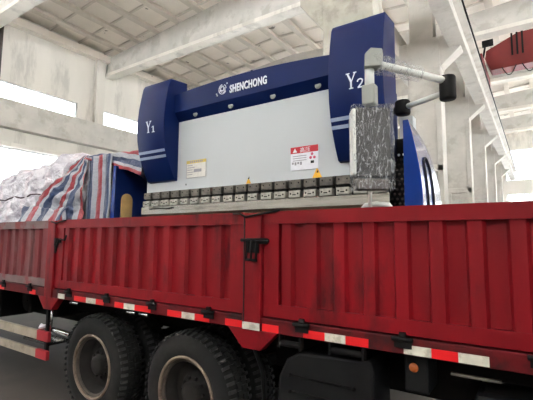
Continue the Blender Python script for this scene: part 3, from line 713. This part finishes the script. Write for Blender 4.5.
# swing arm and operator pendant
A = Vector((-.885, .84, 3.03)); B = Vector((-.50, .62, 3.02)); Bu = Vector((-.50, .62, 3.10)); El = Vector((-.845, .10, 3.115))
def knuckle(p, z0, z1, r): return MB().lathe([(z0, .001), (z0, r*.9), (z0+.012, r), (z1-.012, r), (z1, r*.9), (z1, .001)], (p.x, p.y, p.z), 'Z', 20)
arm = MB().tube([A, B], .022, 12).build('lower_arm', 'alu_white', PB)
knuckle(A, -.058, .058, .062).build('arm_joint', 'black_metal', arm)
MB().tube([A, A+Vector((-.09, .04, 0))], .03, 10).build('arm_mount', 'black_metal', arm)
knuckle(B, -.06, .115, .058).build('arm_joint', 'black_metal', arm)
ua = MB().tube([Bu, El], .026, 12).build('upper_arm', 'alu_white', PB)
d = (El-Bu); n_ = 26
pts = [Bu+d*(.42+.62*i/n_)+Vector((0, 0, .004*math.sin(i*2.1))) for i in range(n_+1)]
MB().tube(pts, [.042+.012*abs(math.sin(i*1.7))+.006*random.random()+.012*(i/n_) for i in range(n_+1)], 14).build('plastic_wrap', 'film', ua)
eb = MB(); eb.prism([(-.065, -.075), (.055, -.075), (.06, .0), (.055, .045), (-.02, .06), (-.06, .02)], -.05, .05)
ebo = eb.build('elbow_bracket', 'grey_alu', None, bevel=.008)
ebo.parent = PB; ebo.location = Vector((-.875, .10, 3.165))-OFF[PB.name]; ebo.rotation_euler = (0, 0, .35)
ebo.location.z -= .075
px, py = -.905, .10
MB().tube([(px, py, 2.96), (px, py, 3.10)], .034, 8).build('drop_tube', 'alu_white', PB)
MB().box(px-.045, px+.045, py-.04, py+.04, 2.84, 2.98).build('swivel_block', 'grey_alu', PB, bevel=.01)
pd = bpy.data.objects.new('operator_pendant', None); 
def rotbox(name, m, hx, hy, z0, z1, ang, par, bev=0, dx=0, dy=0, jit=0, seg=1):
    mb = MB(); ca, sa = math.cos(ang), math.sin(ang)
    nx, nz = (10, 18) if jit else (1, 1)
    mb.box(-hx, hx, -hy, hy, 0, 1)
    if jit: bmesh.ops.subdivide_edges(mb.bm, edges=mb.bm.edges[:], cuts=9, use_grid_fill=True)
    for v in mb.bm.verts:
        x, y, z = v.co; z = z0+(z1-z0)*z; x += dx; y += dy
        if jit:
            nv = noise.noise_vector(Vector((x, y, z))*14)*jit; x += nv.x; y += nv.y
        v.co = (px+.005+ca*x-sa*y, py+sa*x+ca*y, z)
    return mb.build(name, m, par, bevel=bev)
ang = math.radians(32)
pend = rotbox('operator_pendant', 'foam', .116, .055, 2.34, 2.81, ang, PB, .012)
rotbox('pendant_edge', 'alu_white', .012, .057, 2.36, 2.80, ang, pend, .004, dx=-.124)
rotbox('plastic_wrap', 'film', .134, .072, 2.26, 2.825, ang, pend, 0, jit=.014)
rotbox('padding', 'foam_light', .11, .045, 2.26, 2.335, ang, pend, .02)
MB().tube([(px-.01, py+.02, 2.34), (px-.02, py+.03, 2.25), (px-.035, py+.06, 2.17), (px-.03, py+.1, 2.08)], .013, 8).build('hose', 'alu_white', pend)
MB().tube([(px-.12, .2, 2.12), (px-.08, .2, 2.165), (px, .2, 2.175), (px+.08, .2, 2.165), (px+.11, .2, 2.12)], .02, 8).build('cable_loop', 'alu_white', pend)

# ------------------------------------------------------------------ tarpaulin covered load
def crumple(p, s=3.0, a=.08): return noise.noise_vector(Vector(p)*s)*a + noise.noise_vector(Vector(p)*s*2.7+Vector((5, 2, 1)))*a*.45
tops = [(-9.6, 2.85), (-8.6, 2.93), (-8.0, 2.94), (-7.5, 3.10), (-6.5, 3.16), (-5.75, 3.22), (-5.2, 3.12), (-4.6, 3.0)]
def ztop(x):
    for (a, za), (b, zb) in zip(tops, tops[1:]):
        if a <= x <= b: return za+(zb-za)*(x-a)/(b-a)
    return tops[-1][1]
def pale(u, v):
    x = -9.6+(4.5)*u; zt = ztop(x); k = max(0, min(1, (x+6.5)/.5))*.34
    if v < .45: t = v/.45; y = .25+k+(.35-k*.9)*t; z = 1.44+(zt-.25-1.44)*t
    elif v < .6: t = (v-.45)/.15; y = .60+k*.1+(.4-k*.1)*t; z = zt-.25+.25*math.sin(t*PI/2)
    elif v < .85: t = (v-.6)/.25; y = 1.0+1.1*t; z = zt
    else: t = (v-.85)/.15; y = 2.1+.1*t; z = zt-(zt-1.44)*t
    if v > .03 and v < .97:
        c = crumple((x, y, z), 3.2, .10) + crumple((x+3, y, z), 9, .035); y += c.y; z += c.z*.7; x += c.x*.6
        r = math.sin((x*1.0+z*1.1)*11+noise.noise(Vector((x*2, z*2, 0)))*5)*.018; y -= r; z += r*.5
    return (x, max(y, .07), z)
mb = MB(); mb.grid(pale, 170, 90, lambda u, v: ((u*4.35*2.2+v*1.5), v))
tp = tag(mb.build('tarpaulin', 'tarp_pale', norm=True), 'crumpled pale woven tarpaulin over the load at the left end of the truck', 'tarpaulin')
OFF[tp.name] = Vector(tp.location)
MB().tube([(-9.5+.17*i, min(.52+.04*math.sin(i*.9), .5), 2.52+.02*math.sin(i*1.7)+.012*i*.2) for i in range(22)], .012, 6).build('rope', 'rope', tp)
# striped tarpaulin: upright face, left wing, top sheet
mb = MB()
def face(u, v):      # upright, stripes vertical
    x = -5.03+.52*u; z = 1.44+(3.03-1.44)*v; c = crumple((x, 0, z*.5), 5, .03)
    return (x, .615+c.y*.6+.012*math.sin(u*19), z)
mb.grid(face, 30, 40, lambda u, v: (u*1.45+.35, v))
def wing(u, v):      # fan from the corner down to the left
    apx = Vector((-5.12+.10*u, .60+.01*u, 3.06)); bot = Vector((-6.15+1.13*u, .36+.2*u, 2.27-.35*u)); p = bot.lerp(apx, v); c = crumple(p, 5, .05)
    p += c*(1 if .02 < v < .98 else .2); p.y -= .04*math.sin(PI*v); return tuple(p)
mb.grid(wing, 50, 50, lambda u, v: (u*2.2+.85+.12*math.sin(v*4), v))
def top(u, v):       # sheet over the top; its hem sags in front towards the blue cover
    x = -5.06+1.015*u; lo = 3.02-.30*u; hi = 3.07-.02*u
    if v < .35: t = v/.35; y = .585+.13*u+.06*t; z = lo+(hi-lo)*t
    else: t = (v-.35)/.65; y = .645+.13*u+1.3*t; z = hi+.03*math.sin(t*PI)
    c = crumple((x, y, z), 6, .018); return (x+c.x*.5, y+c.y, z+c.z)
mb.grid(top, 40, 40, lambda u, v: ((v*3.4 if v < .35 else 1.19+(v-.35)*3)*(.45+.55*u)+.1, u))
st = tag(mb.build('tarpaulin', 'tarp', solid=.006, norm=True), 'red white and blue striped tarpaulin draped over the load beside the left blue cover', 'tarpaulin')
def flap(u, v):
    x = -6.0+1.1*u; z = 2.12+.24*v-.04*u; c = crumple((x, 1, z), 7, .03); return (x, .20+.10*v+c.y-.02, z+c.z+.03*math.sin(u*7))
mb = MB(); mb.grid(flap, 30, 8, lambda u, v: (u*2.1+.5, v))
tag(mb.build('tarpaulin_flap', 'tarp', solid=.006), 'loose folded strip of striped tarpaulin lying along the truck side rail', 'tarpaulin')
# crumpled paper by the guard rail
pb = MB(); bmesh.ops.create_icosphere(pb.bm, subdivisions=2, radius=.032, matrix=Matrix.Translation((-4.84, .03, .91)))
for v in pb.bm.verts: v.co += noise.noise_vector(v.co*30)*.02
tag(pb.build('paper_scrap', 'sticker'), 'crumpled white scrap stuck on the upper guard rail near its red end', 'scrap')
